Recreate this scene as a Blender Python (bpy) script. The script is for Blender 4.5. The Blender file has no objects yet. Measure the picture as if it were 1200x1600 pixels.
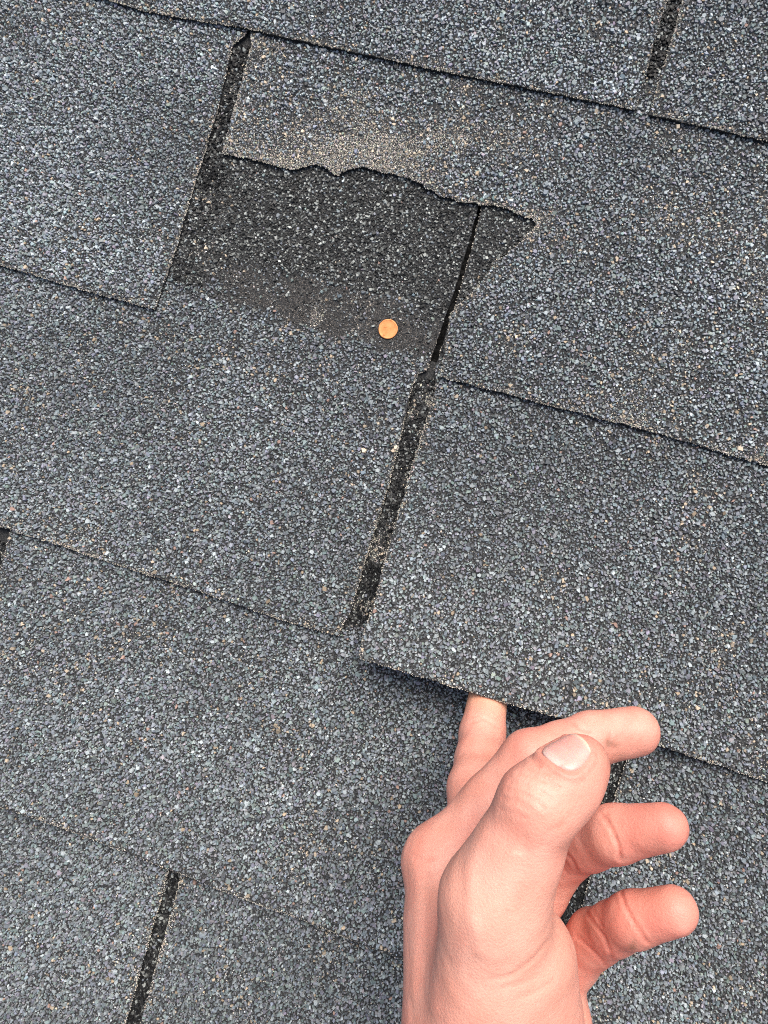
import bpy, math
import numpy as np
from mathutils import Matrix, Vector
from mathutils.geometry import delaunay_2d_cdt

# ------------------------------------------------------------------ set-up
scene = bpy.context.scene
COL = scene.collection
MM = 0.001
RNG = np.random.default_rng(7)

# Roof frame: u to the right along the courses, v DOWN the slope, z out of the roof (all mm).
PITCH = math.radians(20.0)
ROOF = Matrix.Translation((0, 0, 3.2)) @ Matrix.Rotation(PITCH, 4, 'X')

# ------------------------------------------------------------------ camera
F_PX = 1190.0
CAM = np.array([-6.746, 187.183, -368.987])
RM = np.array([[0.9489621, -0.2740963, 0.1560196],
               [0.2801104, 0.9598078, -0.0175262],
               [-0.1449450, 0.0603344, 0.9875985]])
cd = bpy.data.cameras.new('camera')
cam = bpy.data.objects.new('camera', cd); COL.objects.link(cam)
cd.sensor_fit = 'VERTICAL'; cd.sensor_height = 36.0
cd.lens = 36.0 * F_PX / 1600.0
cd.clip_start = 0.01; cd.clip_end = 500
fl = np.array([1, -1, -1.0])
right, down, fwd = RM[0]*fl, RM[1]*fl, RM[2]*fl
cm = Matrix.Identity(4)
for i in range(3):
    cm[i][0] = right[i]; cm[i][1] = -down[i]; cm[i][2] = -fwd[i]; cm[i][3] = CAM[i]*fl[i]*MM
cam.matrix_world = ROOF @ cm
scene.camera = cam

# ------------------------------------------------------------------ sky, sun, exposure
SUN_LOCAL = Vector((0.08, 0.64, 0.765)).normalized()          # towards the sun, roof frame (u, up-slope, out)
sun_dir = (ROOF.to_3x3() @ SUN_LOCAL).normalized()
elev = math.asin(sun_dir.z); azim = math.atan2(sun_dir.x, sun_dir.y)
world = bpy.data.worlds.new('World'); scene.world = world; world.use_nodes = True
wn = world.node_tree; bg = wn.nodes['Background']
sky = wn.nodes.new('ShaderNodeTexSky'); sky.sky_type = 'NISHITA'; sky.sun_disc = False
sky.sun_elevation = elev; sky.sun_rotation = azim
sky.air_density = 1.0; sky.dust_density = 6.0; sky.ozone_density = 1.0
wn.links.new(sky.outputs[0], bg.inputs[0]); bg.inputs[1].default_value = 0.068
sl = bpy.data.lights.new('sun', 'SUN'); sl.energy = 1.5; sl.angle = math.radians(44); sl.color = (1.0, 0.96, 0.9)
sun = bpy.data.objects.new('sun', sl); COL.objects.link(sun)
sun.rotation_euler = sun_dir.to_track_quat('Z', 'Y').to_euler()
sun.location = (0, 0, 8)
vs = scene.view_settings
vs.view_transform = 'Standard'; vs.look = 'None'; vs.gamma = 1.0; vs.use_curve_mapping = False
vs.exposure = 1.36
scene.render.engine = 'CYCLES'
scene.cycles.use_denoising = False
scene.cycles.pixel_filter_type = 'BLACKMAN_HARRIS'; scene.cycles.filter_width = 1.05
scene.cycles.max_bounces = 5
scene.cycles.diffuse_bounces = 3

# ------------------------------------------------------------------ helpers
def at(x, y, h=0.0):
    """photo pixel + height above the roof (mm) -> (u, v)"""
    d = np.array([(x-600)/F_PX, (y-800)/F_PX, 1.0]) @ RM
    t = (-h - CAM[2]) / d[2]
    return (CAM + d*t)[:2]

def proj(u, v, z):
    P = (np.stack([u, v, -z], -1) - CAM) @ RM.T
    return 600 + F_PX*P[..., 0]/P[..., 2], 800 + F_PX*P[..., 1]/P[..., 2]

def smooth(a, b, x):
    t = np.clip((x-a)/(b-a), 0, 1); return t*t*(3-2*t)

def _hash(i, j, s):
    n = (i.astype(np.int64)*374761393 + j.astype(np.int64)*668265263 + s*1442695041) & 0xffffffff
    n = ((n ^ (n >> 13)) * 1274126177) & 0xffffffff
    return ((n ^ (n >> 16)) & 0xffffff) / float(0xffffff)

def vnoise(x, y, s=0):
    x = np.asarray(x, float); y = np.asarray(y, float)
    i = np.floor(x).astype(np.int64); j = np.floor(y).astype(np.int64)
    fx = x-i; fy = y-j; fx = fx*fx*(3-2*fx); fy = fy*fy*(3-2*fy)
    a = _hash(i, j, s); b = _hash(i+1, j, s); c = _hash(i, j+1, s); d = _hash(i+1, j+1, s)
    return (a*(1-fx)+b*fx)*(1-fy) + (c*(1-fx)+d*fx)*fy

def fbm(x, y, s=0, o=3):
    r = 0; a = 0.5; w = 0
    for k in range(o):
        r = r + a*vnoise(x*2**k, y*2**k, s+k*17); w += a; a *= 0.5
    return r/w

def inside(pu, pv, poly):
    c = np.zeros(len(pu), bool); n = len(poly)
    for i in range(n):
        x1, y1 = poly[i]; x2, y2 = poly[(i+1) % n]
        if y1 == y2: continue
        k = ((y1 > pv) != (y2 > pv))
        c ^= k & (pu < (x2-x1)*(pv-y1)/(y2-y1)+x1)
    return c

def dist_poly(pu, pv, line):
    d = np.full(len(pu), 1e9)
    for (x1, y1), (x2, y2) in zip(line[:-1], line[1:]):
        dx, dy = x2-x1, y2-y1; L = dx*dx+dy*dy+1e-9
        t = np.clip(((pu-x1)*dx+(pv-y1)*dy)/L, 0, 1)
        d = np.minimum(d, np.hypot(pu-x1-t*dx, pv-y1-t*dy))
    return d

def mesh_from(name, verts, loops, starts, totals, smooth_shade=False):
    me = bpy.data.meshes.new(name)
    me.vertices.add(len(verts)); me.vertices.foreach_set('co', np.asarray(verts, np.float32).ravel())
    me.loops.add(len(loops)); me.loops.foreach_set('vertex_index', np.asarray(loops, np.int32))
    me.polygons.add(len(starts)); me.polygons.foreach_set('loop_start', np.asarray(starts, np.int32))
    me.polygons.foreach_set('loop_total', np.asarray(totals, np.int32))
    me.update(calc_edges=True)
    me.polygons.foreach_set('use_smooth', np.full(len(starts), smooth_shade))
    return me

def link(name, me, parent=None):
    o = bpy.data.objects.new(name, me); COL.objects.link(o)
    if parent: o.parent = parent
    return o

# ------------------------------------------------------------------ materials
def new_mat(name):
    m = bpy.data.materials.new(name); m.use_nodes = True
    nt = m.node_tree; return m, nt, nt.nodes['Principled BSDF']

def ramp(nt, fac, stops):
    r = nt.nodes.new('ShaderNodeValToRGB'); e = r.color_ramp.elements
    while len(e) < len(stops): e.new(0.5)
    for k, (p, c) in zip(e, stops): k.position = p; k.color = (*c, 1)
    nt.links.new(fac, r.inputs[0]); return r

def noise(nt, scale, detail=3, vec=None):
    n = nt.nodes.new('ShaderNodeTexNoise'); n.inputs['Scale'].default_value = scale; n.inputs['Detail'].default_value = detail
    if vec: nt.links.new(vec, n.inputs['Vector'])
    return n

def granule_material():
    m, nt, b = new_mat('slate_granule')
    a = nt.nodes.new('ShaderNodeAttribute'); a.attribute_name = 'tint'
    tc = nt.nodes.new('ShaderNodeTexCoord')
    n = noise(nt, 1600, 3, tc.outputs['Object'])
    r = ramp(nt, n.outputs['Fac'], [(0.3, (0.82, 0.82, 0.82)), (0.7, (1.16, 1.16, 1.16))])
    mx = nt.nodes.new('ShaderNodeMix'); mx.data_type = 'RGBA'; mx.blend_type = 'MULTIPLY'; mx.inputs[0].default_value = 1
    nt.links.new(a.outputs['Color'], mx.inputs[6]); nt.links.new(r.outputs[0], mx.inputs[7])
    nt.links.new(mx.outputs[2], b.inputs['Base Color'])
    b.inputs['Roughness'].default_value = 0.55
    b.inputs['Specular IOR Level'].default_value = 0.25
    return m

def asphalt_material():
    m, nt, b = new_mat('weathered_asphalt')
    tc = nt.nodes.new('ShaderNodeTexCoord'); v = tc.outputs['Object']
    n = noise(nt, 1500, 4, v)
    r = ramp(nt, n.outputs['Fac'], [(0.35, (0.018, 0.0185, 0.019)), (0.58, (0.042, 0.043, 0.044)), (0.72, (0.11, 0.108, 0.10))])
    nt.links.new(r.outputs[0], b.inputs['Base Color']); b.inputs['Roughness'].default_value = 0.85; b.inputs['Specular IOR Level'].default_value = 0.15
    bp = nt.nodes.new('ShaderNodeBump'); bp.inputs['Distance'].default_value = 0.0005; bp.inputs['Strength'].default_value = 0.9
    nt.links.new(n.outputs['Fac'], bp.inputs['Height']); nt.links.new(bp.outputs[0], b.inputs['Normal'])
    return m

def felt_material():
    m, nt, b = new_mat('roofing_felt')
    tc = nt.nodes.new('ShaderNodeTexCoord')
    vo = nt.nodes.new('ShaderNodeTexVoronoi'); vo.inputs['Scale'].default_value = 520
    nt.links.new(tc.outputs['Object'], vo.inputs['Vector'])
    sp = nt.nodes.new('ShaderNodeSeparateColor'); nt.links.new(vo.outputs['Color'], sp.inputs[0])
    r = ramp(nt, sp.outputs[0], [(0.0, (0.007, 0.007, 0.007)), (0.7, (0.012, 0.012, 0.012)), (1.0, (0.03, 0.03, 0.03))])
    nt.links.new(r.outputs[0], b.inputs['Base Color']); b.inputs['Roughness'].default_value = 0.9; b.inputs['Specular IOR Level'].default_value = 0.1
    bp = nt.nodes.new('ShaderNodeBump'); bp.inputs['Distance'].default_value = 0.001; bp.invert = True
    nt.links.new(vo.outputs['Distance'], bp.inputs['Height']); nt.links.new(bp.outputs[0], b.inputs['Normal'])
    return m

M_GRAN = granule_material(); M_ASPH = asphalt_material(); M_FELT = felt_material()

# ------------------------------------------------------------------ the roof and its shingles
E = 138.66            # exposure of one course
T = 2.2               # shingle thickness
GAP = 0.3
TAB = 333.0

def undul(u, v):
    fade = smooth(330, 240, np.abs(u+20))*smooth(330, 260, np.abs(v-230))
    return fade*(2.6*(fbm(u/130+9, v/110+4, 3, 2)-0.5))

LIFT_ROW = ('right', 2)
def lift(u, v):
    t = np.clip((v-(E+16))/(279-E-16), 0, 1.2)
    g = smooth(135, 10, u)
    bump = 1.0+0.10*np.exp(-((u-14)/22.0)**2)
    return 25.0*g*bump*t**1.7

def surf(u, v, row, lifted=False, curl=0):
    """height of the top face of a course"""
    z = T*(v-row*E)/E + T + undul(u, v)
    db = row*E - v
    cu = (({2: 0.8, 3: 2.2}.get(row, 0.1))+(1.2 if row in (2, 3) else 0.6)*np.clip(vnoise(u/38+row*7.3, u*0+curl*3.1, 11)-0.35, 0, 1))*np.exp(-np.clip(db, 0, None)/14.0)
    z = z + cu
    if lifted: z = z + lift(u, v)
    return z

# roof deck: a broad sheet, dark felt, under the shingles
dz = -2*T-2.5
dv = [(-2600, -2200, dz), (2600, -2200, dz), (2600, 2400, dz), (-2600, 2400, dz)]
rv = [(u*MM, -v*MM, z*MM) for u, v, z in dv] + [(u*MM, -v*MM, (z-14)*MM) for u, v, z in dv]
rme = bpy.data.meshes.new('roof')
rme.from_pydata(rv, [], [(3, 2, 1, 0), (4, 5, 6, 7), (0, 1, 5, 4), (1, 2, 6, 5), (2, 3, 7, 6), (3, 0, 4, 7)]); rme.update()
rme.materials.append(M_FELT)
roof = link('roof', rme)
roof['kind'] = 'structure'
roof['label'] = 'grey asphalt shingle roof with worn granules and a torn patch'
roof.matrix_world = ROOF

def densify(line, step, amp, seed, closed=False):
    out = []
    n = len(line)
    for i in range(n-1):
        (x1, y1), (x2, y2) = line[i], line[i+1]
        L = math.hypot(x2-x1, y2-y1); k = max(1, int(L/step))
        for j in range(k):
            t = j/k; out.append((x1+(x2-x1)*t, y1+(y2-y1)*t))
    out.append(tuple(line[-1]))
    a = np.array(out)
    w = np.ones(len(a)); w[0] = w[-1] = 0
    nx = (fbm(a[:, 0]/3.5+seed, a[:, 1]/3.5, seed, 2)-0.5)*2*amp*w
    ny = (fbm(a[:, 0]/3.5, a[:, 1]/3.5+seed*1.7, seed+5, 2)-0.5)*2*amp*w
    a[:, 0] += nx; a[:, 1] += ny
    return [tuple(p) for p in a]

def slab(name, outline, zf, step=7.0):
    """closed outline (u,v) -> a slab of thickness T whose top follows zf"""
    P = np.array(outline)
    lo = P.min(0); hi = P.max(0)
    gu, gv = np.meshgrid(np.arange(lo[0]+step/2, hi[0], step), np.arange(lo[1]+step/2, hi[1], step))
    gu = gu.ravel(); gv = gv.ravel()
    k = inside(gu, gv, outline)
    gu, gv = gu[k], gv[k]
    k = dist_poly(gu, gv, list(outline)+[outline[0]]) > 1.5
    pts = [Vector(p) for p in outline] + [Vector(p) for p in zip(gu[k], gv[k])]
    n = len(outline)
    ov, oe, of, *_ = delaunay_2d_cdt(pts, [], [list(range(n))], 1, 1e-6)
    uu = np.array([p.x for p in ov]); vv = np.array([p.y for p in ov])
    z = zf(uu, vv); m = len(uu)
    verts = np.concatenate([np.stack([uu, -vv, z], 1), np.stack([uu, -vv, z-T+GAP], 1)])*MM
    faces = []
    cnt = {}
    for f in of:
        a, b, c = f
        if (uu[b]-uu[a])*-(vv[c]-vv[a]) - (-(vv[b]-vv[a]))*(uu[c]-uu[a]) < 0: f = [a, c, b]
        faces.append(tuple(f)); faces.append(tuple(i+m for i in reversed(f)))
        for i in range(3):
            e = (f[i], f[(i+1) % 3]); cnt[e] = cnt.get(e, 0)+1
    for (a, b) in list(cnt):
        if (b, a) not in cnt: faces.append((a, a+m, b+m, b))
    me = bpy.data.meshes.new(name); me.from_pydata(verts.tolist(), [], faces); me.update()
    me.materials.append(M_ASPH)
    return me

def colours_large(n, dark, tan, pale):
    """albedo for n large granules"""
    r = RNG.random(n)
    base = np.array([0.186, 0.212, 0.225])*np.exp(RNG.normal(0, 0.23, (n, 1)))*(1+RNG.normal(0, 0.05, (n, 3)))
    base[r < 0.10] = np.array([0.33, 0.37, 0.38])*np.exp(RNG.normal(0, 0.2, ((r < 0.10).sum(), 1)))
    k = (r > 0.13) & (r < 0.24); base[k] = np.array([0.080, 0.086, 0.092])*np.exp(RNG.normal(0, 0.35, (k.sum(), 1)))
    k = (r > 0.30) & (r < 0.309); base[k] = np.array([0.34, 0.27, 0.19])*np.exp(RNG.normal(0, 0.25, (k.sum(), 1)))
    k = (r > 0.314) & (r < 0.318); base[k] = np.array([0.34, 0.23, 0.19])
    k = (r > 0.318) & (r < 0.36); base[k] *= np.array([1.12, 0.98, 1.0])
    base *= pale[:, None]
    dk = np.array([0.045, 0.047, 0.045])*np.exp(RNG.normal(0, 0.8, (n, 1)))
    sp = RNG.random(n) < 0.27
    dk[sp] = np.array([0.22, 0.235, 0.22])*np.exp(RNG.normal(0, 0.35, (sp.sum(), 1)))
    kd = RNG.random(n) < dark*0.93
    base[kd] = dk[kd]
    kt = RNG.random(n) < tan*0.28
    base[kt] = np.array([0.36, 0.30, 0.225])*np.exp(RNG.normal(0, 0.3, (kt.sum(), 1)))
    return np.clip(base, 0.01, 0.75)

def colours_fine(n, dark, tan):
    r = RNG.random(n)
    c = np.array([0.14, 0.15, 0.155])*np.exp(RNG.normal(0, 0.5, (n, 1)))*np.ones((1, 3))
    k = r < 0.06+0.84*tan; c[k] = np.array([0.48, 0.445, 0.38])*np.exp(RNG.normal(0, 0.3, (k.sum(), 1)))*(1+RNG.normal(0, 0.05, (k.sum(), 3)))
    k = (r > 0.86) & (tan < 0.6); c[k] = np.array([0.45, 0.45, 0.44])*np.exp(RNG.normal(0, 0.25, (k.sum(), 1)))
    kd = (RNG.random(n) < dark*0.66) & ~(RNG.random(n) < tan*0.6); c[kd] = np.array([0.028, 0.027, 0.026])*np.exp(RNG.normal(0, 0.4, (kd.sum(), 1)))
    return np.clip(c, 0.01, 0.8)

def frames(u, v, zf):
    e = 0.6
    z = zf(u, v)
    du = (zf(u+e, v)-z)/e; dv_ = (zf(u, v+e)-z)/e
    return z, du, dv_

def granule_mesh(name, u, v, size, tint, zf, sides, sink, frustum=None):
    """crushed slate chips: an irregular frustum each (sides > 4) or a low pyramid (sides == 4)"""
    n = len(u)
    if frustum is None: frustum = sides > 4
    z, du, dv_ = frames(u, v, zf)
    ang = (np.arange(sides)[None]+RNG.uniform(-0.33, 0.33, (n, sides)))*2*np.pi/sides + RNG.uniform(0, 6.28, (n, 1))
    r = size[:, None]*RNG.uniform(0.72, 1.14, (n, sides))
    asp = RNG.uniform(0.52, 1.0, (n, 1)); th = RNG.uniform(0, np.pi, (n, 1))
    def ell(x, y):
        c, s = np.cos(th), np.sin(th)
        a = (x*c+y*s); b = (-x*s+y*c)*asp
        return a*c-b*s, a*s+b*c
    bx, by = ell(r*np.cos(ang), r*np.sin(ang))
    tx = RNG.normal(0, 0.24, (n, 1)); ty = RNG.normal(0, 0.24, (n, 1))
    hgt = size[:, None]*RNG.uniform(0.28, 0.58, (n, 1))
    up = sink*size
    if frustum:
        sh = RNG.uniform(0.5, 0.88, (n, sides))
        ox = RNG.uniform(-.15, .15, (n, 1))*size[:, None]; oy = RNG.uniform(-.15, .15, (n, 1))*size[:, None]
        ux, uy = bx*sh+ox, by*sh+oy
        uz = hgt + tx*ux + ty*uy
        bz = np.full((n, sides), -0.35)*size[:, None]
        X = np.concatenate([bx, ux], 1); Y = np.concatenate([by, uy], 1); Z = np.concatenate([bz, uz], 1)
        nv = 2*sides
    else:
        ax = RNG.uniform(-.4, .4, (n, 1))*size[:, None]; ay = RNG.uniform(-.4, .4, (n, 1))*size[:, None]
        bz = np.full((n, sides), -0.3)*size[:, None]
        X = np.concatenate([bx, ax], 1); Y = np.concatenate([by, ay], 1); Z = np.concatenate([bz, hgt*1.1], 1)
        nv = sides+1
    U = u[:, None]+X; V = v[:, None]+Y
    ZZ = z[:, None]+du[:, None]*X+dv_[:, None]*Y + Z + up[:, None]
    verts = np.stack([U, -V, ZZ], -1).reshape(-1, 3)*MM
    # (u,v) is left-handed seen from above once v is flipped: reverse the winding
    if frustum:
        pl = []
        for i in range(sides):
            j = (i+1) % sides
            pl += [i, i+sides, j+sides, j]
        pl += [sides+i for i in reversed(range(sides))]
        tot = [4]*sides+[sides]
    else:
        pl = []
        for i in range(sides):
            j = (i+1) % sides; pl += [i, sides, j]
        tot = [3]*sides
    pl = np.array(pl); tot = np.array(tot)
    loops = (np.arange(n)[:, None]*nv + pl[None]).ravel()
    totals = np.tile(tot, n); starts = np.concatenate([[0], np.cumsum(totals)[:-1]])
    cols = np.repeat(np.concatenate([tint, np.ones((n, 1))], 1), len(tot), 0)
    return verts, loops, totals, cols

def granules(parent, parts):
    vs_, ls, ts, cs = [], [], [], []; off = 0
    for v, l, t, c in parts:
        vs_.append(v); ls.append(l+off); ts.append(t); cs.append(c); off += len(v)
    v = np.concatenate(vs_); l = np.concatenate(ls); t = np.concatenate(ts); c = np.concatenate(cs)
    s = np.concatenate([[0], np.cumsum(t)[:-1]])
    me = mesh_from('granules', v, l, s, t)
    at_ = me.attributes.new('tint', 'FLOAT_COLOR', 'FACE'); at_.data.foreach_set('color', c.astype(np.float32).ravel())
    me.materials.append(M_GRAN)
    if parent is None: return me
    o = link('granules', me, parent); o['kind'] = 'stuff'
    return o

def scatter(poly, step):
    P = np.array(poly); lo = P.min(0); hi = P.max(0)
    gu, gv = np.meshgrid(np.arange(lo[0], hi[0]+step, step), np.arange(lo[1], hi[1]+step, step*0.88))
    gu = gu + (np.arange(gu.shape[0]) % 2)[:, None]*step*0.5
    gu = (gu+RNG.uniform(-.42, .42, gu.shape)*step).ravel(); gv = (gv+RNG.uniform(-.42, .42, gv.shape)*step).ravel()
    k = inside(gu, gv, poly)
    return gu[k], gv[k]

def in_view(u, v, z=0, m=50):
    x, y = proj(u, v, np.zeros_like(u)+z)
    return (x > -m) & (x < 1200+m) & (y > -m) & (y < 1600+m)

def cover(parent, row, zf, exposed, edges, butt_v, tear=None, covered=None, band=False, seed=0, shade=1.0, dusty=0.0, grit=0.0, lumps=True):
    """granules on the open area of one shingle.
    exposed: polygon that carries chips; edges: free edges; butt_v: v of the course above's butt line (weathering limit)"""
    parts = []
    bare = {2: 0.45, 3: 0.95}.get(row, 0.0)
    def zones(u, v):
        d = dist_poly(u, v, edges) if edges else np.full(len(u), 99.0)
        pn = fbm(u/26+seed, v/22, 21, 3)
        en = vnoise(u/9+seed*3, v/9, 31)
        tan = np.clip((pn-0.56+dusty)*1.3, 0, 0.35+dusty) + np.exp(-(d/(0.7+2.4*en))**1.3)*np.clip(0.35+1.1*(en-0.25), 0, 1)
        dvb = butt_v - v
        wob = (fbm(u/16, v/10+seed, 41, 3)-0.5)*22
        dark = smooth(9, 19, dvb+wob) if not band else smooth(20, 36, dvb+wob*0.8+12*smooth(-150, -185, u))
        bald = np.zeros(len(u))
        if band:
            bald = smooth(6, 13, dvb+wob*0.45)*smooth(34, 25, dvb+wob*0.45)*smooth(-186, -160, u)*(0.5+0.7*vnoise(u/11, v/7, 77))
            dark = np.maximum(dark, bald*0.9)
            tan = tan*(1-0.8*dark)
            tan = tan + 0.8*bald*(u < -95)*(u > -125)*(fbm(u/5, v/14, 55, 2) > 0.61) + 0.5*dark*(u < -182)*smooth(0.52, 0.68, fbm(u/6, v/9, 57, 2))
        else:
            tan = tan*(1-0.9*dark) + grit*dark*smooth(0.5, 0.72, fbm(u/13+3, v/8+seed, 91, 2))
        if tear is not None:
            dt = dist_poly(u, v, tear)
            worn = 0.9*np.exp(-(dt/42.0)**1.6)*np.clip(0.12+1.5*(fbm(u/34+2, v/14, 61, 3)-0.24), 0, 1)
            worn = worn*smooth(10, -60, u-20)+0.35*worn
            tan = np.clip(tan+0.95*worn, 0, 1)
        return d, np.clip(tan, 0, 1), np.clip(dark, 0, 1), np.clip(bald, 0, 1)
    def keep(u, v):
        k = np.ones(len(u), bool)
        if covered is not None:
            for c in covered: k &= ~inside(u, v, c)
        if band: k &= np.hypot(u-NAIL_UV[0], v-NAIL_UV[1]) > 5.3
        return k
    # large chips
    u, v = scatter(exposed, 1.43); k = keep(u, v) & in_view(u, v); u, v = u[k], v[k]
    d, tan, dark, bald = zones(u, v)
    k = (RNG.random(len(u)) > np.clip(0.72*tan+0.9*bald, 0, 0.93)) & (d > bare); u, v, d, tan, dark = u[k], v[k], d[k], tan[k], dark[k]
    size = np.clip(0.93*np.exp(RNG.normal(0, 0.26, len(u))), 0.45, 1.8)*(1-0.1*dark)*(1-0.15*tan)
    size = np.minimum(size, 0.38+d*0.8)
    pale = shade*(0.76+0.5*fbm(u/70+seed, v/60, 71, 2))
    tint = colours_large(len(u), dark, tan, pale)
    h5 = RNG.random(len(u)) < 0.5
    for kk, sd in ((h5, 5), (~h5, 4)):
        parts.append(granule_mesh('g', u[kk], v[kk], size[kk], tint[kk], zf, sd, 0.22, True))
    if lumps:
        k = (dark > 0.5) & (RNG.random(len(u)) < 0.7) & (((u < -187) & ((v < 78) | (RNG.random(len(u)) < 0.3))) if band else True)
        if k.any():
            bu, bv = u[k]+RNG.normal(0, .5, k.sum()), v[k]
            parts.append(granule_mesh('b', bu, bv, RNG.uniform(0.6, 1.5, k.sum()), np.full((k.sum(), 3), 0.011), zf, 5, 0.3))
    # fines between them
    u, v = scatter(exposed, 1.12); k = keep(u, v) & in_view(u, v, 0, 30); u, v = u[k], v[k]
    d, tan, dark, bald = zones(u, v)
    k = (d > bare*0.8) & (RNG.random(len(u)) < 0.5+0.5*tan+0.3*dark-0.2*bald); u, v, d, tan, dark = u[k], v[k], d[k], tan[k], dark[k]
    size = np.clip(0.40*np.exp(RNG.normal(0, 0.3, len(u))), 0.2, 0.8)*(1+0.1*tan)
    parts.append(granule_mesh('f', u, v, size, colours_fine(len(u), dark*(1.3 if lumps and not band else 1.0), tan), zf, 4, 0.35))
    # sand packed into the worn places
    u, v = scatter(exposed, 0.62); k = keep(u, v) & in_view(u, v, 0, 20); u, v = u[k], v[k]
    d, tan, dark, bald = zones(u, v)
    k = RNG.random(len(u)) < np.clip((tan-0.22)*1.1, 0, 0.9); u, v, tan, dark = u[k], v[k], tan[k], dark[k]
    parts.append(granule_mesh('s', u, v, np.clip(0.32*np.exp(RNG.normal(0, 0.25, len(u))), 0.2, 0.5), colours_fine(len(u), dark*0.4, tan), zf, 4, 0.3))
    if band:      # the old sealing strip: bare, dusty grey-brown
        u, v = scatter(exposed, 0.66); k = keep(u, v) & in_view(u, v, 0, 20) & (u > -190) & (v > 90); u, v = u[k], v[k]
        d, tan, dark, bald = zones(u, v)
        k = RNG.random(len(u)) < bald*0.9; u, v = u[k], v[k]
        c = np.array([0.135, 0.122, 0.108])*np.exp(RNG.normal(0, 0.45, (len(u), 1)))
        parts.append(granule_mesh('s', u, v, np.clip(0.34*np.exp(RNG.normal(0, 0.3, len(u))), 0.2, 0.6), np.clip(c, 0, .5), zf, 4, 0.2))
    # crumbs along the cut edges: the pale line of the broken coating
    for line in ([edges] if edges else []):
        a = np.array(line); L = np.hypot(*(a[1:]-a[:-1]).T); t = RNG.uniform(0, L.sum(), int(L.sum()*4.2)); cs = np.concatenate([[0], np.cumsum(L)])
        i = np.clip(np.searchsorted(cs, t)-1, 0, len(L)-1); f = ((t-cs[i])/np.maximum(L[i], 1e-6))[:, None]
        p = a[i]*(1-f)+a[i+1]*f + RNG.normal(0, 0.2, (len(t), 2))
        u, v = p[:, 0], p[:, 1]
        k = keep(u, v) & in_view(u, v) & (RNG.random(len(u)) < np.clip(1.9*(fbm(u/10+seed, v/10+5, 33, 2)-0.25), 0.05, 1)); u, v = u[k], v[k]
        if len(u):
            c = np.array([0.58, 0.53, 0.44])*np.exp(RNG.normal(0, 0.3, (len(u), 1)))*np.ones((1, 3))
            parts.append(granule_mesh('e', u, v, RNG.uniform(0.18, 0.42, len(u)), np.clip(c, 0, 0.8), zf, 4, -0.1))
    # beyond the picture: coarser chips
    u, v = scatter(exposed, 2.5); k = keep(u, v) & ~in_view(u, v); u, v = u[k], v[k]
    if len(u):
        d, tan, dark, bald = zones(u, v)
        parts.append(granule_mesh('o', u, v, np.clip(1.75*np.exp(RNG.normal(0, 0.2, len(u))), 0.9, 2.4), colours_large(len(u), dark, tan, np.ones(len(u))), zf, 4, 0.05))
    granules(parent, parts)

NAIL_UV = at(605, 512, 3.0)
def px(pts): return [tuple(at(x, y)) for x, y in pts]

def shingle(row, outline, exposed, edges, label=None, lifted=False, tear=None, covered=None, band=False, seed=0, butt_v=None, shade=1.0, dusty=0.0, grit=0.0, lumps=True):
    zf = lambda u, v: surf(u, v, row, lifted, seed)
    o = link('shingle', slab('shingle', outline, zf, 5.0 if lifted else 8.0), roof)
    if label: o['label'] = label
    cover(o, row, zf, exposed, edges, (row-1)*E if butt_v is None else butt_v, tear, covered, band, seed, shade, dusty, grit, lumps)
    return o

def top_of(row): return (row-2)*E-6

# ---- course 0 (top of the picture)
b0 = densify([(-333, -0.5)]+px([(159, 0), (231, 21), (381, 46), (700, 116), (992, 174)]), 2.5, 0.5, 1)
s0l = densify(px([(992, 174), (1041, 0)])+[(1, -100), (1, top_of(0))], 2.5, 0.45, 2)
out = b0+s0l[1:]+[(-333, top_of(0))]
COURSE0L = out
shingle(0, out, out[:len(b0)+len(s0l)-1][:-1]+[(0, -145), (-333, -145)], b0+s0l[1:], seed=1, shade=1.05, dusty=0.03)
s0r = densify([(8.5, top_of(0)), (8, -100)]+px([(1068, 0), (1013, 182)]), 2.5, 0.45, 3)
b0r = densify(px([(1013, 182), (1100, 201), (1200, 225)])+[(331, 0)], 2.5, 0.5, 4)
out = s0r+b0r[1:]+[(331, top_of(0))]
COURSE0R = out
shingle(0, out, [(9, -145)]+[p for p in s0r if p[1] > -145]+b0r[1:]+[(331, -145)], s0r+b0r[1:], seed=2, grit=0.5)

# ---- course 1: whole tab at left, torn tab at right
b1 = densify([(-525, 141)]+px([(0, 415), (50, 429), (150, 459.5), (245, 485.5)]), 2.5, 0.5, 5)
s1l = densify(px([(245, 485.5), (275, 395), (303, 293), (338, 176), (361, 75), (366, 66), (374, 60), (382, 56), (386, 44)])+[(-190.5, top_of(1))], 2.5, 0.45, 6)
out = b1+s1l[1:]+[(-525, top_of(1))]
shingle(1, out, b1+[p for p in s1l[1:] if p[1] > -6]+[(-190, -6), (-525, -6)], b1+s1l[1:], seed=3, butt_v=-40, shade=1.08)
s1r = densify([(-188.3, top_of(1))]+px([(391, 44), (392, 73), (363, 176), (352, 225), (347, 240)]), 2.5, 0.45, 7)
TEAR = densify(px([(347, 240), (390, 247), (430, 259), (450, 265), (474, 262), (490, 256), (503, 258), (520, 270), (531, 273), (548, 264), (560, 262),
                   (590, 266), (620, 274), (640, 277), (660, 290), (690, 306), (715, 314), (750, 320), (775, 322), (800, 330), (828, 342), (838, 350),
                   (834, 357), (820, 375), (800, 393), (775, 410), (765, 425), (755, 440), (735, 460), (715, 478), (705, 492), (703, 510), (698, 540), (692, 565), (688, 589)]), 1.1, 1.1, 8)
b1r = densify(px([(688, 589), (705, 594), (867, 637), (1020, 676), (1195, 727)])+[(143, 139)], 2.5, 0.5, 9)
out = s1r+TEAR[1:]+b1r[1:]+[(143, top_of(1))]
TORN = out
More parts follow.
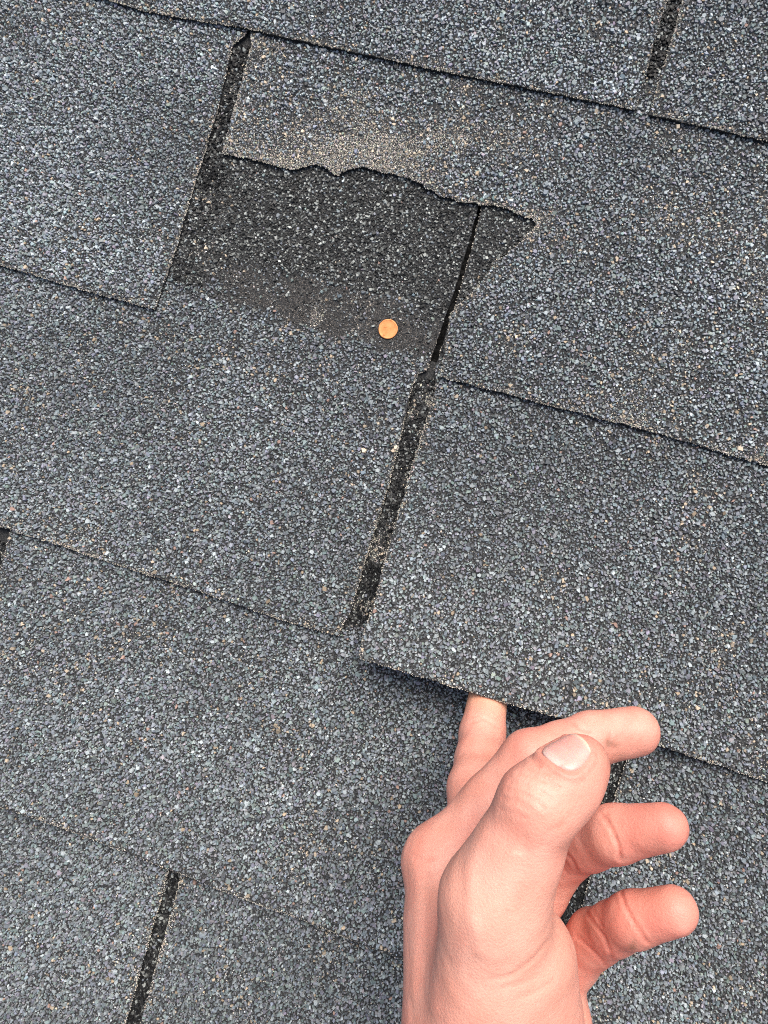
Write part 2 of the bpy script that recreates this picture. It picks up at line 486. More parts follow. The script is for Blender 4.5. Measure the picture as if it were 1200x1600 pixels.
shingle(1, out, [p for p in s1r if p[1] > -6]+TEAR[1:]+b1r[1:]+[(143, -6), (14, -6), (14, -110), (-6, -110), (-6, -6), (-188, -6)], s1r+TEAR[1:]+b1r[1:],
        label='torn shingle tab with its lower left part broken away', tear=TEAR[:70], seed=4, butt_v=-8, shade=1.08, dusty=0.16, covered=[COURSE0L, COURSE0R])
LEFT1 = b1+s1l[1:]+[(-525, top_of(1))]

# ---- course 2: the tab under the torn patch, and the lifted tab
b2 = densify([(-396, 275)]+px([(0, 820), (82, 846), (145, 867), (290, 915), (327, 927), (449, 969), (532, 993)]), 2.5, 0.5, 10)
s2l = densify(px([(532, 993), (554, 942), (575, 862), (614, 736), (642, 610), (653, 584), (667, 579), (690, 509), (710, 452), (734, 370), (747, 318)])+[(-57, top_of(2))], 2.5, 0.4, 11)
out = b2+s2l[1:]+[(-396, top_of(2))]
shingle(2, out, b2+[p for p in s2l[1:] if p[1] > 42]+[(-57, 42), (-160, 42), (-160, 5), (-220, 5), (-220, 132), (-396, 132)], b2+s2l[1:60],
        label='shingle tab whose dark unweathered upper part shows below the tear', covered=[LEFT1, TORN], band=True, seed=5, butt_v=141, shade=0.98)
s2r = densify([(-54, top_of(2))]+px([(753, 318), (741, 375), (717, 460), (697, 520), (680, 577), (680, 610), (643, 736)])+[tuple(at(605, 862, 12)), tuple(at(584, 942, 20)), tuple(at(567, 990, 25)), tuple(at(561, 1029, 28))], 2.5, 0.4, 12)
b2r = densify([tuple(at(561, 1029, 28)), tuple(at(600, 1041, 28)), tuple(at(650, 1056, 28)), tuple(at(730, 1080, 29)), tuple(at(850, 1115, 25)), tuple(at(1040, 1168, 9)), tuple(at(1110, 1192, 5)), tuple(at(1195, 1220, 3)), (270, 278)], 2.5, 0.5, 13)
out = s2r+b2r[1:]+[(270, top_of(2))]
shingle(2, out, [p for p in s2r if p[1] > 42]+b2r[1:]+[(270, 132), (15, 132), (15, 42)], s2r+b2r[1:],
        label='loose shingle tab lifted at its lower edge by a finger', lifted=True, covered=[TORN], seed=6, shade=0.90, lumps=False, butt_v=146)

# ---- course 3
s3l = densify([(-593, 414), (-260, 414), (-260, top_of(3))], 2.5, 0.4, 14)
out = s3l+[(-593, top_of(3))]
ROW3A = out
shingle(3, out, [p for p in s3l if p[1] > 268]+[(-260, 268), (-593, 268)], s3l, seed=7)
s3r = densify([(-251.2, top_of(3)), (-251.2, 415)], 2.5, 0.5, 15)
b3 = densify([(-251.2, 415)]+px([(0, 1252), (35, 1263), (149, 1305), (213, 1329), (373, 1392), (477, 1430), (603, 1480)])+[(73, 416)], 2.5, 0.5, 16)
s5l = densify([(73, 416), (73, top_of(3))], 2.5, 0.4, 17)
out = s3r+b3[1:]+s5l[1:]
ROW3B = out+[(-251.2, top_of(3))]
shingle(3, out, [p for p in s3r if p[1] > 262]+b3[1:]+[p for p in s5l[1:] if p[1] > 215]+[(73, 215), (-44, 215), (-44, 141), (-72, 141), (-72, 262)],
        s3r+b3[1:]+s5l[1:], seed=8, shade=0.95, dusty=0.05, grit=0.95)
s5r = densify([(82.1, top_of(3)), (82.1, 415)], 2.5, 0.4, 18)
b3r = densify([(82.1, 415), (405, 416)], 2.5, 0.5, 19)
out = s5r+b3r[1:]+[(405, top_of(3))]
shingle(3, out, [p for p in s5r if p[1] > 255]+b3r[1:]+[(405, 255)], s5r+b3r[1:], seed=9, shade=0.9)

# ---- course 4
s4l = densify([(-440, 554), (-117.8, 554), (-117.8, top_of(4))], 2.5, 0.4, 20)
out = s4l+[(-440, top_of(4))]
def strip_top(l, lim): return [p for p in l if p[1] > lim]
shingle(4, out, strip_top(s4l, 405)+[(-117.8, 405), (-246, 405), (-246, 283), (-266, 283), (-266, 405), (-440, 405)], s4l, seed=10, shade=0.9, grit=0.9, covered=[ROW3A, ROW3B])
s4r = densify([(-110.4, top_of(4)), (-110.4, 554), (212, 554)], 2.5, 0.4, 21)
out = s4r+[(212, top_of(4))]
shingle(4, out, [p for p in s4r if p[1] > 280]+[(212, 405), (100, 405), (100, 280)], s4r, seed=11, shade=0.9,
        covered=[[(-130, 200), (68, 200), (68, 405), (-130, 405)]])
# the headlap below slot of course 3 (under the hand) belongs to the tab above; course 5 shows in the slot of course 4
s5 = densify([(-332, 692), (-8, 692)], 2.5, 0.4, 22)
out = s5+[(-8, top_of(5)), (-332, top_of(5))]
shingle(5, out, [(-124, 412), (-104, 412), (-104, 550), (-8, 550), (-8, 692), (-332, 692), (-332, 550), (-124, 550)], s5, seed=12)

# ---- tabs beyond the picture: one tab, shared meshes
gz = lambda u, v: T*v/E+T
gen = [(0, 0), (323, 0), (323, -2*E+5), (0, -2*E+5)]
gen_me = slab('shingle', densify([gen[3], gen[0], gen[1], gen[2]], 12, 0.3, 30), gz, 40)
gu, gv = scatter([(0, 0), (323, 0), (323, -E-4), (0, -E-4)], 2.3)
one = np.ones(len(gu))
gran_me = granules(None, [granule_mesh('o', gu, gv, np.clip(1.65*np.exp(RNG.normal(0, 0.2, len(gu))), 0.9, 2.3),
                                       colours_large(len(gu), one*0, one*0.05, one), gz, 4, 0.05)])
have = {0: [(-333, 331)], 1: [(-525, 143)], 2: [(-396, 270)], 3: [(-593, 405)], 4: [(-440, 212)], 5: [(-332, -8)]}
for row in range(-3, 9):
    if row in have:
        lo, hi = have[row][0]
        us = []
        x = lo-9-323
        while x > -1100: us.append(x); x -= TAB
        x = hi+9
        while x < 900: us.append(x); x += TAB
    else:
        us = [(-170*row) % 333-1100+TAB*k for k in range(6)]
    for x in us:
        o = link('shingle', gen_me, roof); o.location = (x*MM, -row*E*MM, 0)
        g = link('granules', gran_me, o); g['kind'] = 'stuff'

# ------------------------------------------------------------------ the nail head
def nail_material():
    m, nt, b = new_mat('rusty_copper_nail')
    tc = nt.nodes.new('ShaderNodeTexCoord'); n = noise(nt, 520, 4, tc.outputs['Object'])
    r = ramp(nt, n.outputs['Fac'], [(0.32, (0.40, 0.13, 0.035)), (0.42, (0.66, 0.255, 0.08)), (0.75, (0.75, 0.335, 0.13))])
    nt.links.new(r.outputs[0], b.inputs['Base Color']); b.inputs['Roughness'].default_value = 0.55; b.inputs['Metallic'].default_value = 0.25
    bp = nt.nodes.new('ShaderNodeBump'); bp.inputs['Distance'].default_value = 0.0001; bp.inputs['Strength'].default_value = 0.3
    nt.links.new(n.outputs['Fac'], bp.inputs['Height']); nt.links.new(bp.outputs[0], b.inputs['Normal'])
    return m

def lathe(name, prof, seg=40, wob=0.0):
    vs_ = []; fs = []
    for r, z in prof:
        for k in range(seg):
            a = 2*math.pi*k/seg; rr = r*(1+wob*math.sin(3*a+1)+wob*0.7*math.sin(5*a))
            vs_.append((rr*math.cos(a)*MM, rr*math.sin(a)*MM, z*MM))
    for i in range(len(prof)-1):
        for k in range(seg):
            a, b = i*seg+k, i*seg+(k+1) % seg; fs.append((a, b, b+seg, a+seg))
    fs.append(tuple(range((len(prof)-1)*seg, len(prof)*seg)))
    me = bpy.data.meshes.new(name); me.from_pydata(vs_, [], fs); me.update()
    for p in me.polygons: p.use_smooth = len(p.vertices) == 4
    return me
M_NAIL = nail_material()
nu, nv_ = at(605, 512, 3.0)
nz = float(surf(np.array([nu]), np.array([nv_]), 2, False, 5)[0])
nail = bpy.data.objects.new('roofing_nail', None); COL.objects.link(nail)
nail.empty_display_size = 0.005
nail.matrix_world = ROOF @ Matrix.Translation((nu*MM, -nv_*MM, nz*MM)) @ Matrix.Rotation(math.radians(3), 4, 'X')
nail['label'] = 'round copper orange nail head standing proud of the shingle below the tear'
nail['category'] = 'nail'
hm = lathe('head', [(1.6, 0.2), (4.5, 0.35), (4.78, 0.55), (4.8, 0.85), (4.7, 1.02), (4.45, 1.08), (4.2, 1.0), (3.9, 0.94), (2.0, 0.97), (0.3, 0.98)], 40, 0.008); hm.materials.append(M_NAIL)
link('head', hm, nail)
sm = lathe('shank', [(0.3, -18), (1.6, -12), (1.6, 1.0)], 16); sm.materials.append(M_NAIL)
link('shank', sm, nail)

# ------------------------------------------------------------------ the hand
def J(x, y, h):
    u, v = at(x, y, h); return np.array([u, -v, h])

IDX = [J(690, 1348, 110), J(829, 1187, 100), J(925, 1154, 91), J(992, 1143, 86)]
MID = [J(738, 1400, 94), J(742, 1232, 60), J(754, 1146, 29), J(768, 1050, 8.0)]
RNGF = [J(790, 1470, 82), J(884, 1330, 97), J(962, 1303, 116), J(1037, 1292, 124)]
PNK = [J(850, 1545, 78), J(930, 1464, 96), J(990, 1436, 112), J(1053, 1423, 118)]
THB = [J(772, 1408, 150), J(842, 1257, 152), J(907, 1193, 147)]
WRIST = J(785, 1830, 138)
ELB = J(735, 3500, 168)

def cone(P, a, b, ra, rb):
    ba = b-a; t = np.clip(((P-a) @ ba)/(ba @ ba), 0, 1)
    return np.linalg.norm(P-a-t[:, None]*ba, axis=1) - (ra+(rb-ra)*t)
def ball(P, c, r): return np.linalg.norm(P-c, axis=1)-r
def smin(a, b, k):
    h = np.clip(k-np.abs(a-b), 0, None)/k
    return np.minimum(a, b)-h*h*k*0.25
def chain(P, pts, rad, k=3.0):
    d = None
    for i in range(len(pts)-1):
        c = cone(P, pts[i], pts[i+1], rad[i], rad[i+1]); d = c if d is None else smin(d, c, k)
    return d
def mid(a, b, t=0.5): return a*(1-t)+b*t
def finger_pts(F, r):
    """joints with slimmer shafts between; r = (base, pip, dip, tip)"""
    pts = [F[0], mid(F[0], F[1], .55), F[1], mid(F[1], F[2]), F[2], F[3]]
    rad = [r[0], (r[0]+r[1])/2*0.97, r[1], (r[1]+r[2])/2*0.955, r[2], r[3]]
    return pts, rad
FING = [finger_pts(IDX, (11.8, 10.0, 9.2, 8.8)), finger_pts(MID, (11.5, 10.9, 9.9, 8.4)),
        finger_pts(RNGF, (11.0, 9.6, 8.8, 7.4)), finger_pts(PNK, (10.2, 9.0, 8.4, 7.6))]
BACKN = None
def palm_sdf(P):
    w = WRIST
    acr = (PNK[0]-IDX[0]); acr = acr/np.linalg.norm(acr)
    wi, wm, wr, wp = w-acr*14, w-acr*5, w+acr*4, w+acr*13
    d = cone(P, IDX[0], wi, 12.6, 15)
    for m, b, r in ((MID[0], wm, 12.3), (RNGF[0], wr, 12.0), (PNK[0], wp, 11.5)):
        d = smin(d, cone(P, m, b, r, 15), 9)
    d = smin(d, cone(P, IDX[0], MID[0], 11.0, 11.0), 6)
    d = smin(d, cone(P, MID[0], RNGF[0], 11.0, 11.0), 6)
    d = smin(d, cone(P, RNGF[0], PNK[0], 11.0, 10.5), 6)
    # thumb metacarpal, ball of the thumb, first web
    cmc = J(745, 1690, 146)
    d = smin(d, cone(P, THB[0], cmc, 14.2, 17), 10)
    d = smin(d, cone(P, J(810, 1500, 138), J(805, 1640, 134), 17.5, 22), 12)
    d = smin(d, cone(P, J(700, 1450, 126), J(715, 1600, 136), 13.0, 16.5), 10)
    # little-finger ball and forearm
    d = smin(d, cone(P, J(862, 1600, 92), J(850, 1720, 112), 14, 15), 10)
    fw = ELB-w
    d = smin(d, cone(P, w-acr*9, w+fw*0.9-acr*13, 19.5, 36), 14)
    d = smin(d, cone(P, w+acr*9, w+fw*0.9+acr*13, 19.5, 36), 14)
    return d
def hand_sdf(P):
    palm = palm_sdf(P)
    d = palm
    for (pts, rad) in FING:
        d = np.minimum(d, smin(palm, chain(P, pts, rad), 5.0))
    tp = [THB[0], mid(THB[0], THB[1], .5), THB[1], J(868, 1235, 150), J(887, 1218, 149), THB[2]]
    th = chain(P, tp, [13.6, 12.1, 11.3, 10.1, 9.4, 8.3], 4)
    d = np.minimum(d, smin(palm, th, 9.0))
    return d

def eval_big(f, P, n=400000):
    return np.concatenate([f(P[i:i+n]) for i in range(0, len(P), n)])

def surface_nets(f, lo, hi, h):
    nx, ny, nz = [int(math.ceil((b-a)/h))+1 for a, b in zip(lo, hi)]
    # coarse pass to find the cells that matter
    c = 6
    cx, cy, cz = [np.arange(0, n+c, c) for n in (nx, ny, nz)]
    G = np.stack(np.meshgrid(cx, cy, cz, indexing='ij'), -1).reshape(-1, 3)
    dc = eval_big(f, lo+G*h).reshape(len(cx), len(cy), len(cz))
    F = np.where(np.repeat(np.repeat(np.repeat(dc, c, 0), c, 1), c, 2) > 0, 50.0, -50.0)
    near = np.argwhere(np.abs(dc) < c*h*1.9)
    off = np.stack(np.meshgrid(*[np.arange(-c//2, c-c//2)]*3, indexing='ij'), -1).reshape(-1, 3)
    # nearest-sample blocks centred on coarse nodes
    S = (len(cx)*c, len(cy)*c, len(cz)*c)
    F = np.roll(F, (-(c//2),)*3, (0, 1, 2))
    idx = (near[:, None]*c+off[None]).reshape(-1, 3)
    ok = (idx >= 0).all(1) & (idx < np.array(S)).all(1); idx = idx[ok]
    F[idx[:, 0], idx[:, 1], idx[:, 2]] = eval_big(f, lo+idx*h)
    F = F[:nx, :ny, :nz]
    s = F < 0
    cell = np.zeros((nx-1, ny-1, nz-1), int)
    for a in (0, 1):
        for b in (0, 1):
            for d in (0, 1): cell += s[a:nx-1+a, b:ny-1+b, d:nz-1+d]
    act = (cell > 0) & (cell < 8)
    ids = -np.ones(cell.shape, int); A = np.argwhere(act); ids[act] = np.arange(len(A))
    acc = np.zeros((len(A), 3)); cnt = np.zeros(len(A))
    cor = [(a, b, d) for a in (0, 1) for b in (0, 1) for d in (0, 1)]
    for i in range(8):
        for j in range(i+1, 8):
            p, q = np.array(cor[i]), np.array(cor[j])
            if np.abs(p-q).sum() != 1: continue
            fa = F[tuple((A+p).T)]; fb = F[tuple((A+q).T)]
            k = (fa < 0) != (fb < 0); t = np.where(k, fa/np.where(k, fa-fb, 1), 0)
            acc += np.where(k[:, None], p+(q-p)*t[:, None], 0); cnt += k
    V = lo+(A+acc/cnt[:, None])*h
    quads = []
    for ax in range(3):
        b, c2 = (ax+1) % 3, (ax+2) % 3
        sl0 = [slice(None)]*3; sl1 = [slice(None)]*3
        sl0[ax] = slice(0, -1); sl1[ax] = slice(1, None)
        e = s[tuple(sl0)] != s[tuple(sl1)]
        I = np.argwhere(e)
        lim = np.array(cell.shape)
        k = (I[:, b] > 0) & (I[:, c2] > 0) & (I[:, b] < lim[b]) & (I[:, c2] < lim[c2]); I = I[k]
        neg = s[tuple(I.T)]
        eb = np.zeros(3, int); eb[b] = 1; ec = np.zeros(3, int); ec[c2] = 1
        q = np.stack([ids[tuple((I-eb-ec).T)], ids[tuple((I-ec).T)], ids[tuple(I.T)], ids[tuple((I-eb).T)]], 1)
        q[~neg] = q[~neg][:, ::-1]
        quads.append(q)
    return V, np.concatenate(quads)

def grad(f, P, e=0.25):
    g = np.stack([f(P+np.eye(3)[i]*e)-f(P-np.eye(3)[i]*e) for i in range(3)], 1)
    return g/np.maximum(np.linalg.norm(g, axis=1, keepdims=True), 1e-9)

allp = np.array(IDX+MID+RNGF+PNK+THB+[WRIST, ELB])
lo = allp.min(0)-32; hi = allp.max(0)+32
FORE_END = WRIST + (ELB-WRIST)*0.95
def hand_f(P): return hand_sdf(P)
HV, HQ = surface_nets(hand_f, lo, hi, 1.72)
for _ in range(3):
    g = grad(hand_sdf, HV); HV = HV-g*np.clip(hand_sdf(HV), -1.0, 1.0)[:, None]
me = bpy.data.meshes.new('hand'); me.from_pydata((HV*MM).tolist(), [], HQ.tolist()); me.update()
hand = link('hand', me)
md = hand.modifiers.new('sub', 'SUBSURF'); md.levels = 1; md.render_levels = 1
dg = bpy.context.evaluated_depsgraph_get()
me2 = bpy.data.meshes.new_from_object(hand.evaluated_get(dg)); hand.modifiers.clear(); hand.data = me2; me2.name = 'hand'
nvh = len(me2.vertices); P = np.empty(nvh*3, np.float32); me2.vertices.foreach_get('co', P); P = P.reshape(-1, 3).astype(float)/MM
N = grad(hand_sdf, P)

# creases at the joints, on the inside of each bend; knuckle wrinkles on the thumb
disp = np.zeros(nvh); red = np.zeros(nvh); pale = np.zeros(nvh)
def crease(a, b, c, width, depth, sign=1.0, shift=0.0, reach=16, bow=0.0):
    global disp, red
    ax = (c-b)/np.linalg.norm(c-b)-(a-b)/np.linalg.norm(a-b); ax /= np.linalg.norm(ax)
    inn = ((a-b)/np.linalg.norm(a-b)+(c-b)/np.linalg.norm(c-b)); inn -= ax*(inn @ ax); inn = sign*inn/max(np.linalg.norm(inn), 1e-6)
    side = np.cross(ax, inn)
    q = P-b; s = q @ ax - shift; w = (q @ side)
    s = s + bow*(w/8.0)**2 + 0.5*np.sin(w*0.55+shift*3)
    m = (np.linalg.norm(q-ax*(q@ax)[:, None], axis=1) < reach)*smooth(0.0, 0.45, (N @ inn))
    m = m*(np.abs(q @ ax) < 8)
    disp -= depth*np.exp(-(s/width)**2)*m
    disp += depth*0.25*np.exp(-((np.abs(s)-2.4*width)/(1.5*width))**2)*m
    red += (0.9 if sign > 0 else 0.12)*np.exp(-(s/(width*1.3))**2)*m
HX, HY = proj(P[:, 0], -P[:, 1], P[:, 2])
TOC = CAM*fl-P; DEP = np.linalg.norm(TOC, axis=1); TOC = TOC/DEP[:, None]
FACE = smooth(0.05, 0.3, (N*TOC).sum(1)); MMPX = DEP/F_PX
def fold(pts, width, depth, zmin, zmax, tint=0.55):
    """a skin fold along a line on the near side of the hand; zmin..zmax = heights it lies at"""
    global disp, red
    a = np.array(pts, float)*0.45833+np.array([600, 1050])
    d = dist_poly(HX, HY, [tuple(q) for q in a])*MMPX
    m = FACE*((P[:, 2] > zmin) & (P[:, 2] < zmax))
    disp -= depth*np.exp(-(d/width)**2)*m
    disp += depth*0.22*np.exp(-((d-2.3*width)/(1.2*width))**2)*m
    red += tint*np.exp(-(d/(width*1.2))**2)*m
R1, R2 = (86, 140), (80, 140)
fold([(745, 490), (775, 535), (798, 590), (806, 640)], .62, .6, *R1)          # ring finger
fold([(760, 480), (768, 510)], .5, .3, *R1)
fold([(605, 605), (640, 640), (655, 675)], .6, .5, *R1)
fold([(585, 640), (625, 690)], .5, .35, *R1)
fold([(806, 745), (822, 800), (856, 862), (897, 922)], .62, .62, *R2)           # little finger
fold([(690, 820), (720, 862), (752, 905), (778, 975)], .62, .55, *R2)
fold([(715, 815), (745, 870)], .5, .3, *R2)
fold([(655, 900), (720, 960), (765, 1010)], .6, .4, *R2)
TH = (120, 190)
fold([(560, 915), (515, 975), (445, 1028), (365, 1052)], .7, .28, *TH, .3)     # ball of the thumb
fold([(570, 1058), (515, 1095), (450, 1115)], .7, .22, *TH, .25)
fold([(520, 1040), (470, 1062), (400, 1075)], .6, .16, *TH, .2)
fold([(640, 930), (690, 1040), (715, 1130)], .9, .3, *TH, .2)
fold([(450, 615), (468, 590), (482, 560)], .6, .25, *TH, -.3)
fold([(470, 620), (480, 600)], .5, .2, *TH, -.3)
fold([(610, 520), (560, 545), (530, 600)], .7, .18, *TH, .1)
for q, dp in (([(455, 345), (500, 352), (560, 375), (600, 400)], .32), ([(430, 375), (480, 385), (540, 412), (575, 440)], .34),
              ([(420, 400), (470, 412), (525, 445), (550, 470)], .24), ([(405, 430), (450, 440), (500, 470)], .26), ([(490, 330), (560, 345), (610, 365)], .2),
              ([(395, 470), (440, 480), (480, 500)], .15)):
    fold(q, .5, dp, 140, 190, .15)
fold([(490, 275), (508, 300), (530, 318)], .6, .45, 140, 190, .35)
fold([(645, 175), (668, 196), (700, 205)], .6, .3, 80, 120, .7)                # index, near the thumb tip
fold([(770, 215), (765, 240), (785, 262)], .8, .3, 80, 120, .4)
fold([(300, 170), (345, 160), (395, 190)], .6, .25, 10, 70, .2)                # middle finger
fold([(275, 150), (320, 152), (350, 160)], .5, .2, 10, 70, .2)
for k in range(7):                                                             # knuckle of the index
    fold([(85+14*k, 610+8*k), (120+16*k, 650-4*k), (160+15*k, 640-10*k)], .6, .10, 95, 135, .1)
# tendon and vein running back from the knuckles
def ridge(pts, width, hgt):
    global disp
    a = np.array(pts, float)*0.45833+np.array([600, 1050])
    disp += hgt*np.exp(-(dist_poly(HX, HY, [tuple(q) for q in a])*MMPX/width)**2)*FACE*(P[:, 2] > 95)
ridge([(110, 660), (120, 760), (110, 900), (105, 1100)], 2.6, .5)
ridge([(175, 700), (165, 800), (160, 950), (170, 1150)], 1.8, .35)
ridge([(330, 560), (300, 660), (290, 800), (330, 950)], 2.2, .35)
# soft mottling of the flesh: tendons and folds
def n3(Q, s, k): return vnoise(Q[:, 0]/s+Q[:, 2]*0.31/s, Q[:, 1]/s+Q[:, 2]*0.77/s, k)
NAX = (THB[2]-THB[1])/np.linalg.norm(THB[2]-THB[1])
_toc = CAM*fl-THB[2]; _toc /= np.linalg.norm(_toc)
NN0 = -0.90*down+0.38*_toc; NN0 -= NAX*(NN0 @ NAX); NN0 /= np.linalg.norm(NN0)
NSC, NHS, NHA = -1.2, 5.8, 0.78
_q = P-THB[2]; _s = _q @ NAX; _r = _q-NAX*_s[:, None]
_a = np.arctan2(_r @ np.cross(NAX, NN0), _r @ NN0)
_f = (np.abs((_s-NSC)/NHS)**2.8+np.abs(_a/NHA)**2.8)**(1/2.8)
_on = (np.linalg.norm(_q, axis=1) < 22)
disp += _on*(0.55*np.exp(-((_f-1.16)/0.11)**2)*np.where(_s > NSC+NHS*.75, 0.35, 1.0)-0.35*smooth(1.06, 0.9, _f))
red += _on*0.45*np.exp(-((_f-1.12)/0.12)**2)
disp += 0.35*(n3(P, 9, 5)-0.5)+0.16*(n3(P, 3.2, 6)-0.5)
P2 = P+N*disp[:, None]
me2.vertices.foreach_set('co', (P2*MM).astype(np.float32).ravel()); me2.update()
me2.polygons.foreach_set('use_smooth', np.ones(len(me2.polygons), bool))
# skin tone: the inner fingers and tips are redder, the knuckle of the thumb and pressed tip paler
def near(c, r): return np.exp(-(np.linalg.norm(P-c, axis=1)/r)**2)
for Fg, w in ((RNGF, .55), (PNK, .6), (IDX, .3)):
    pts = [Fg[1], Fg[2], Fg[3]]
    dd = np.minimum(cone(P, Fg[1], Fg[2], 0, 0), cone(P, Fg[2], Fg[3], 0, 0)); red += w*smooth(16, 9, dd)
    red += 0.35*near(Fg[3], 12)
red += 0.25*near(THB[2], 8) + 0.2*near(IDX[0], 16)
pale += 0.35*near(THB[0], 26)+0.2*near(J(800, 1560, 155), 40)
yel = 0.9*near(MID[3]+np.array([0, -6, 3]), 14)
for zx, zy, r_, w_ in ((416, 812, 1.0, 1.2), (235, 930, 3.5, .5), (265, 895, 2.5, .4), (395, 520, 2, .3), (180, 860, 5, .3), (250, 975, 4, .3)):
    red += w_*np.exp(-((np.hypot(HX-600-zx*.45833, HY-1050-zy*.45833)*MMPX)/r_)**2)*FACE*(P[:, 2] > 90)
red += 0.9*(n3(P, 14, 8)-0.5)+0.7*(n3(P, 4.5, 9)-0.5)
dirt = np.zeros(nvh)
for zx, zy, r_, w_ in ((848, 932, 1.6, .8), (800, 245, 5, .3), (770, 235, 2.5, .35), (880, 240, 4, .15), (700, 870, 3, .2), (640, 600, 2.5, .2), (760, 240, 1.5, .3), (395, 395, 3, .12)):
    dirt += w_*np.exp(-((np.hypot(HX-600-zx*.45833, HY-1050-zy*.45833)*MMPX)/r_)**2)*(0.4+1.2*n3(P, 1.6, 12))
dirt += 0.16*np.clip(n3(P, 6, 14)-0.6, 0, 1)*2
tone = np.stack([np.clip(red, 0, 1.3), np.clip(pale, 0, 1), np.clip(yel, 0, 1), np.clip(dirt, 0, 1)], 1)
ta = me2.attributes.new('tone', 'FLOAT_COLOR', 'POINT'); ta.data.foreach_set('color', tone.astype(np.float32).ravel())

def skin_material():
    m, nt, b = new_mat('skin')
    a = nt.nodes.new('ShaderNodeAttribute'); a.attribute_name = 'tone'
    sp = nt.nodes.new('ShaderNodeSeparateColor'); nt.links.new(a.outputs['Color'], sp.inputs[0])
    tc = nt.nodes.new('ShaderNodeTexCoord'); v = tc.outputs['Object']
    def mix(f, c1, c2, fac=None):
        x = nt.nodes.new('ShaderNodeMix'); x.data_type = 'RGBA'
        if hasattr(c1, 'default_value'): nt.links.new(c1, x.inputs[6])
        else: x.inputs[6].default_value = (*c1, 1)
        x.inputs[7].default_value = (*c2, 1)
        nt.links.new(f, x.inputs[0]); return x.outputs[2]
    n1 = noise(nt, 90, 4, v); n2 = noise(nt, 420, 3, v)
    c0 = ramp(nt, n1.outputs['Fac'], [(0.3, (0.65, 0.262, 0.19)), (0.7, (0.76, 0.355, 0.27))]).outputs[0]
    c = mix(sp.outputs[0], c0, (0.64, 0.22, 0.165))
    c = mix(sp.outputs[1], c, (0.77, 0.42, 0.31))
    c = mix(sp.outputs[2], c, (0.72, 0.46, 0.22))
    c = mix(a.outputs['Alpha'], c, (0.22, 0.12, 0.08))
    r2 = ramp(nt, n2.outputs['Fac'], [(0.62, (0, 0, 0)), (0.85, (0.35, 0.35, 0.35))]).outputs[0]
    c = mix(r2, c, (0.55, 0.17, 0.11))
    nt.links.new(c, b.inputs['Base Color'])
    b.inputs['Roughness'].default_value = 0.5; b.inputs['Specular IOR Level'].default_value = 0.4
    b.subsurface_method = 'BURLEY'; b.inputs['Subsurface Weight'].default_value = 0.15
    b.inputs['Subsurface Radius'].default_value = (1.0, 0.35, 0.2); b.inputs['Subsurface Scale'].default_value = 0.0035
    vo = nt.nodes.new('ShaderNodeTexVoronoi'); vo.inputs['Scale'].default_value = 900; vo.feature = 'DISTANCE_TO_EDGE'
    nt.links.new(v, vo.inputs['Vector'])
    n3_ = noise(nt, 700, 5, v)
    ad = nt.nodes.new('ShaderNodeMath'); ad.operation = 'ADD'
    nt.links.new(vo.outputs['Distance'], ad.inputs[0]); nt.links.new(n3_.outputs['Fac'], ad.inputs[1])
    bp = nt.nodes.new('ShaderNodeBump'); bp.inputs['Distance'].default_value = 0.00025; bp.inputs['Strength'].default_value = 0.5
    nt.links.new(ad.outputs[0], bp.inputs['Height']); nt.links.new(bp.outputs[0], b.inputs['Normal'])
    return m
M_SKIN = skin_material()
me2.materials.clear(); me2.materials.append(M_SKIN)
hand.matrix_world = ROOF
hand['label'] = 'bare left hand raising the loose shingle tab with its middle finger'
hand['category'] = 'hand'

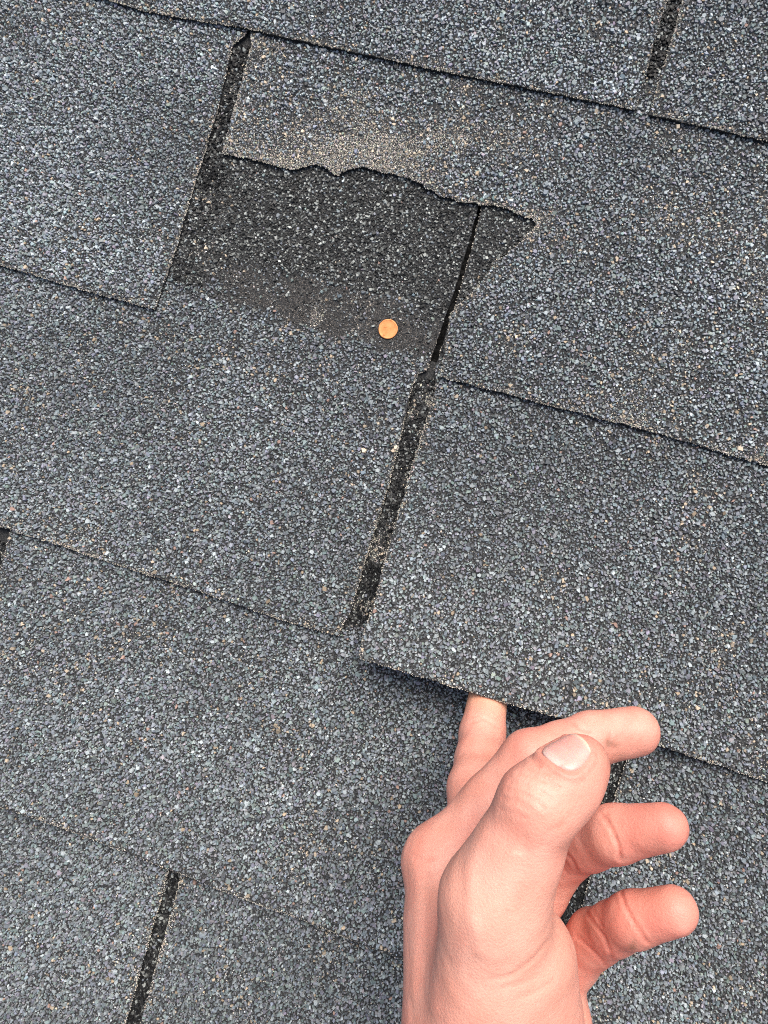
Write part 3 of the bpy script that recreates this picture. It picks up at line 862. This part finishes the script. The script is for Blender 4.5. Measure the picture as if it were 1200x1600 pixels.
# thumb nail: a rounded plate sunk in its fold
nail_ax = NAX; nail_n = NN0
def nail_plate():
    sd = np.cross(NAX, NN0)
    S, W = 25, 21; O, D, I, WW = [], [], [], []
    for i in range(S):
        for j in range(W):
            x = -1+2*i/(S-1); y = -1+2*j/(W-1)
            xs = x*math.sqrt(1-0.40*y*y); ys = y*math.sqrt(1-(0.40 if x < 0 else 0.30)*x*x)
            a = ys*NHA
            O.append(THB[2]+NAX*(NSC+xs*NHS)); D.append(NN0*math.cos(a)+sd*math.sin(a)); I.append(x); WW.append(y)
    O = np.array(O); D = np.array(D); I = np.array(I); WW = np.array(WW)
    Q = O+D*16
    for _ in range(60): Q = Q-D*np.clip(hand_sdf(Q), -1, 3)[:, None]*0.9
    Q = Q+D*(0.25-0.55*np.abs(WW)**6-0.7*np.clip(-I-0.75, 0, 1)*2+0.25*np.clip(I-0.6, 0, 1))[:, None]
    Qg = Q.reshape(S, W, 3); n = S*W
    T_ = Qg-D.reshape(S, W, 3)*0.55
    vs_ = np.concatenate([Qg.reshape(-1, 3), T_.reshape(-1, 3)])*MM
    f = []
    for a in range(S-1):
        for b in range(W-1):
            q = (a*W+b, a*W+b+1, (a+1)*W+b+1, (a+1)*W+b); f.append(q); f.append(tuple(x+n for x in reversed(q)))
    rim = [(0, b) for b in range(W)]+[(a, W-1) for a in range(1, S)]+[(S-1, b) for b in reversed(range(W-1))]+[(a, 0) for a in reversed(range(1, S-1))]
    rim = [a*W+b for a, b in rim]
    for x, y in zip(rim, rim[1:]+rim[:1]): f.append((y, x, x+n, y+n))
    me = bpy.data.meshes.new('thumbnail'); me.from_pydata(vs_.tolist(), [], f); me.update()
    for p in me.polygons: p.use_smooth = True
    free = np.tile(np.clip((I-0.78)/0.2, 0, 1), 2); moon = np.tile(np.clip((-I-0.5)*2.5, 0, 1)*(np.abs(WW) < .6), 2)
    c = np.stack([free, moon, free*0, free*0+1], 1)
    me.attributes.new('edge', 'FLOAT_COLOR', 'POINT').data.foreach_set('color', c.astype(np.float32).ravel())
    return me
def nail_skin():
    m, nt, b = new_mat('fingernail')
    tc = nt.nodes.new('ShaderNodeTexCoord'); n = noise(nt, 160, 3, tc.outputs['Object'])
    r = ramp(nt, n.outputs['Fac'], [(0.3, (0.66, 0.30, 0.25)), (0.7, (0.73, 0.385, 0.325))])
    a = nt.nodes.new('ShaderNodeAttribute'); a.attribute_name = 'edge'
    sp = nt.nodes.new('ShaderNodeSeparateColor'); nt.links.new(a.outputs['Color'], sp.inputs[0])
    x = nt.nodes.new('ShaderNodeMix'); x.data_type = 'RGBA'; nt.links.new(sp.outputs[0], x.inputs[0]); nt.links.new(r.outputs[0], x.inputs[6]); x.inputs[7].default_value = (0.72, 0.55, 0.42, 1)
    y = nt.nodes.new('ShaderNodeMix'); y.data_type = 'RGBA'; nt.links.new(sp.outputs[1], y.inputs[0]); nt.links.new(x.outputs[2], y.inputs[6]); y.inputs[7].default_value = (0.74, 0.50, 0.43, 1)
    nt.links.new(y.outputs[2], b.inputs['Base Color']); b.inputs['Roughness'].default_value = 0.34
    b.inputs['Subsurface Weight'].default_value = 0.2; b.inputs['Subsurface Scale'].default_value = 0.002
    return m
nm = nail_plate(); nm.materials.append(nail_skin())
tn = link('thumbnail', nm, hand); tn['label'] = 'pale pink glossy thumbnail'
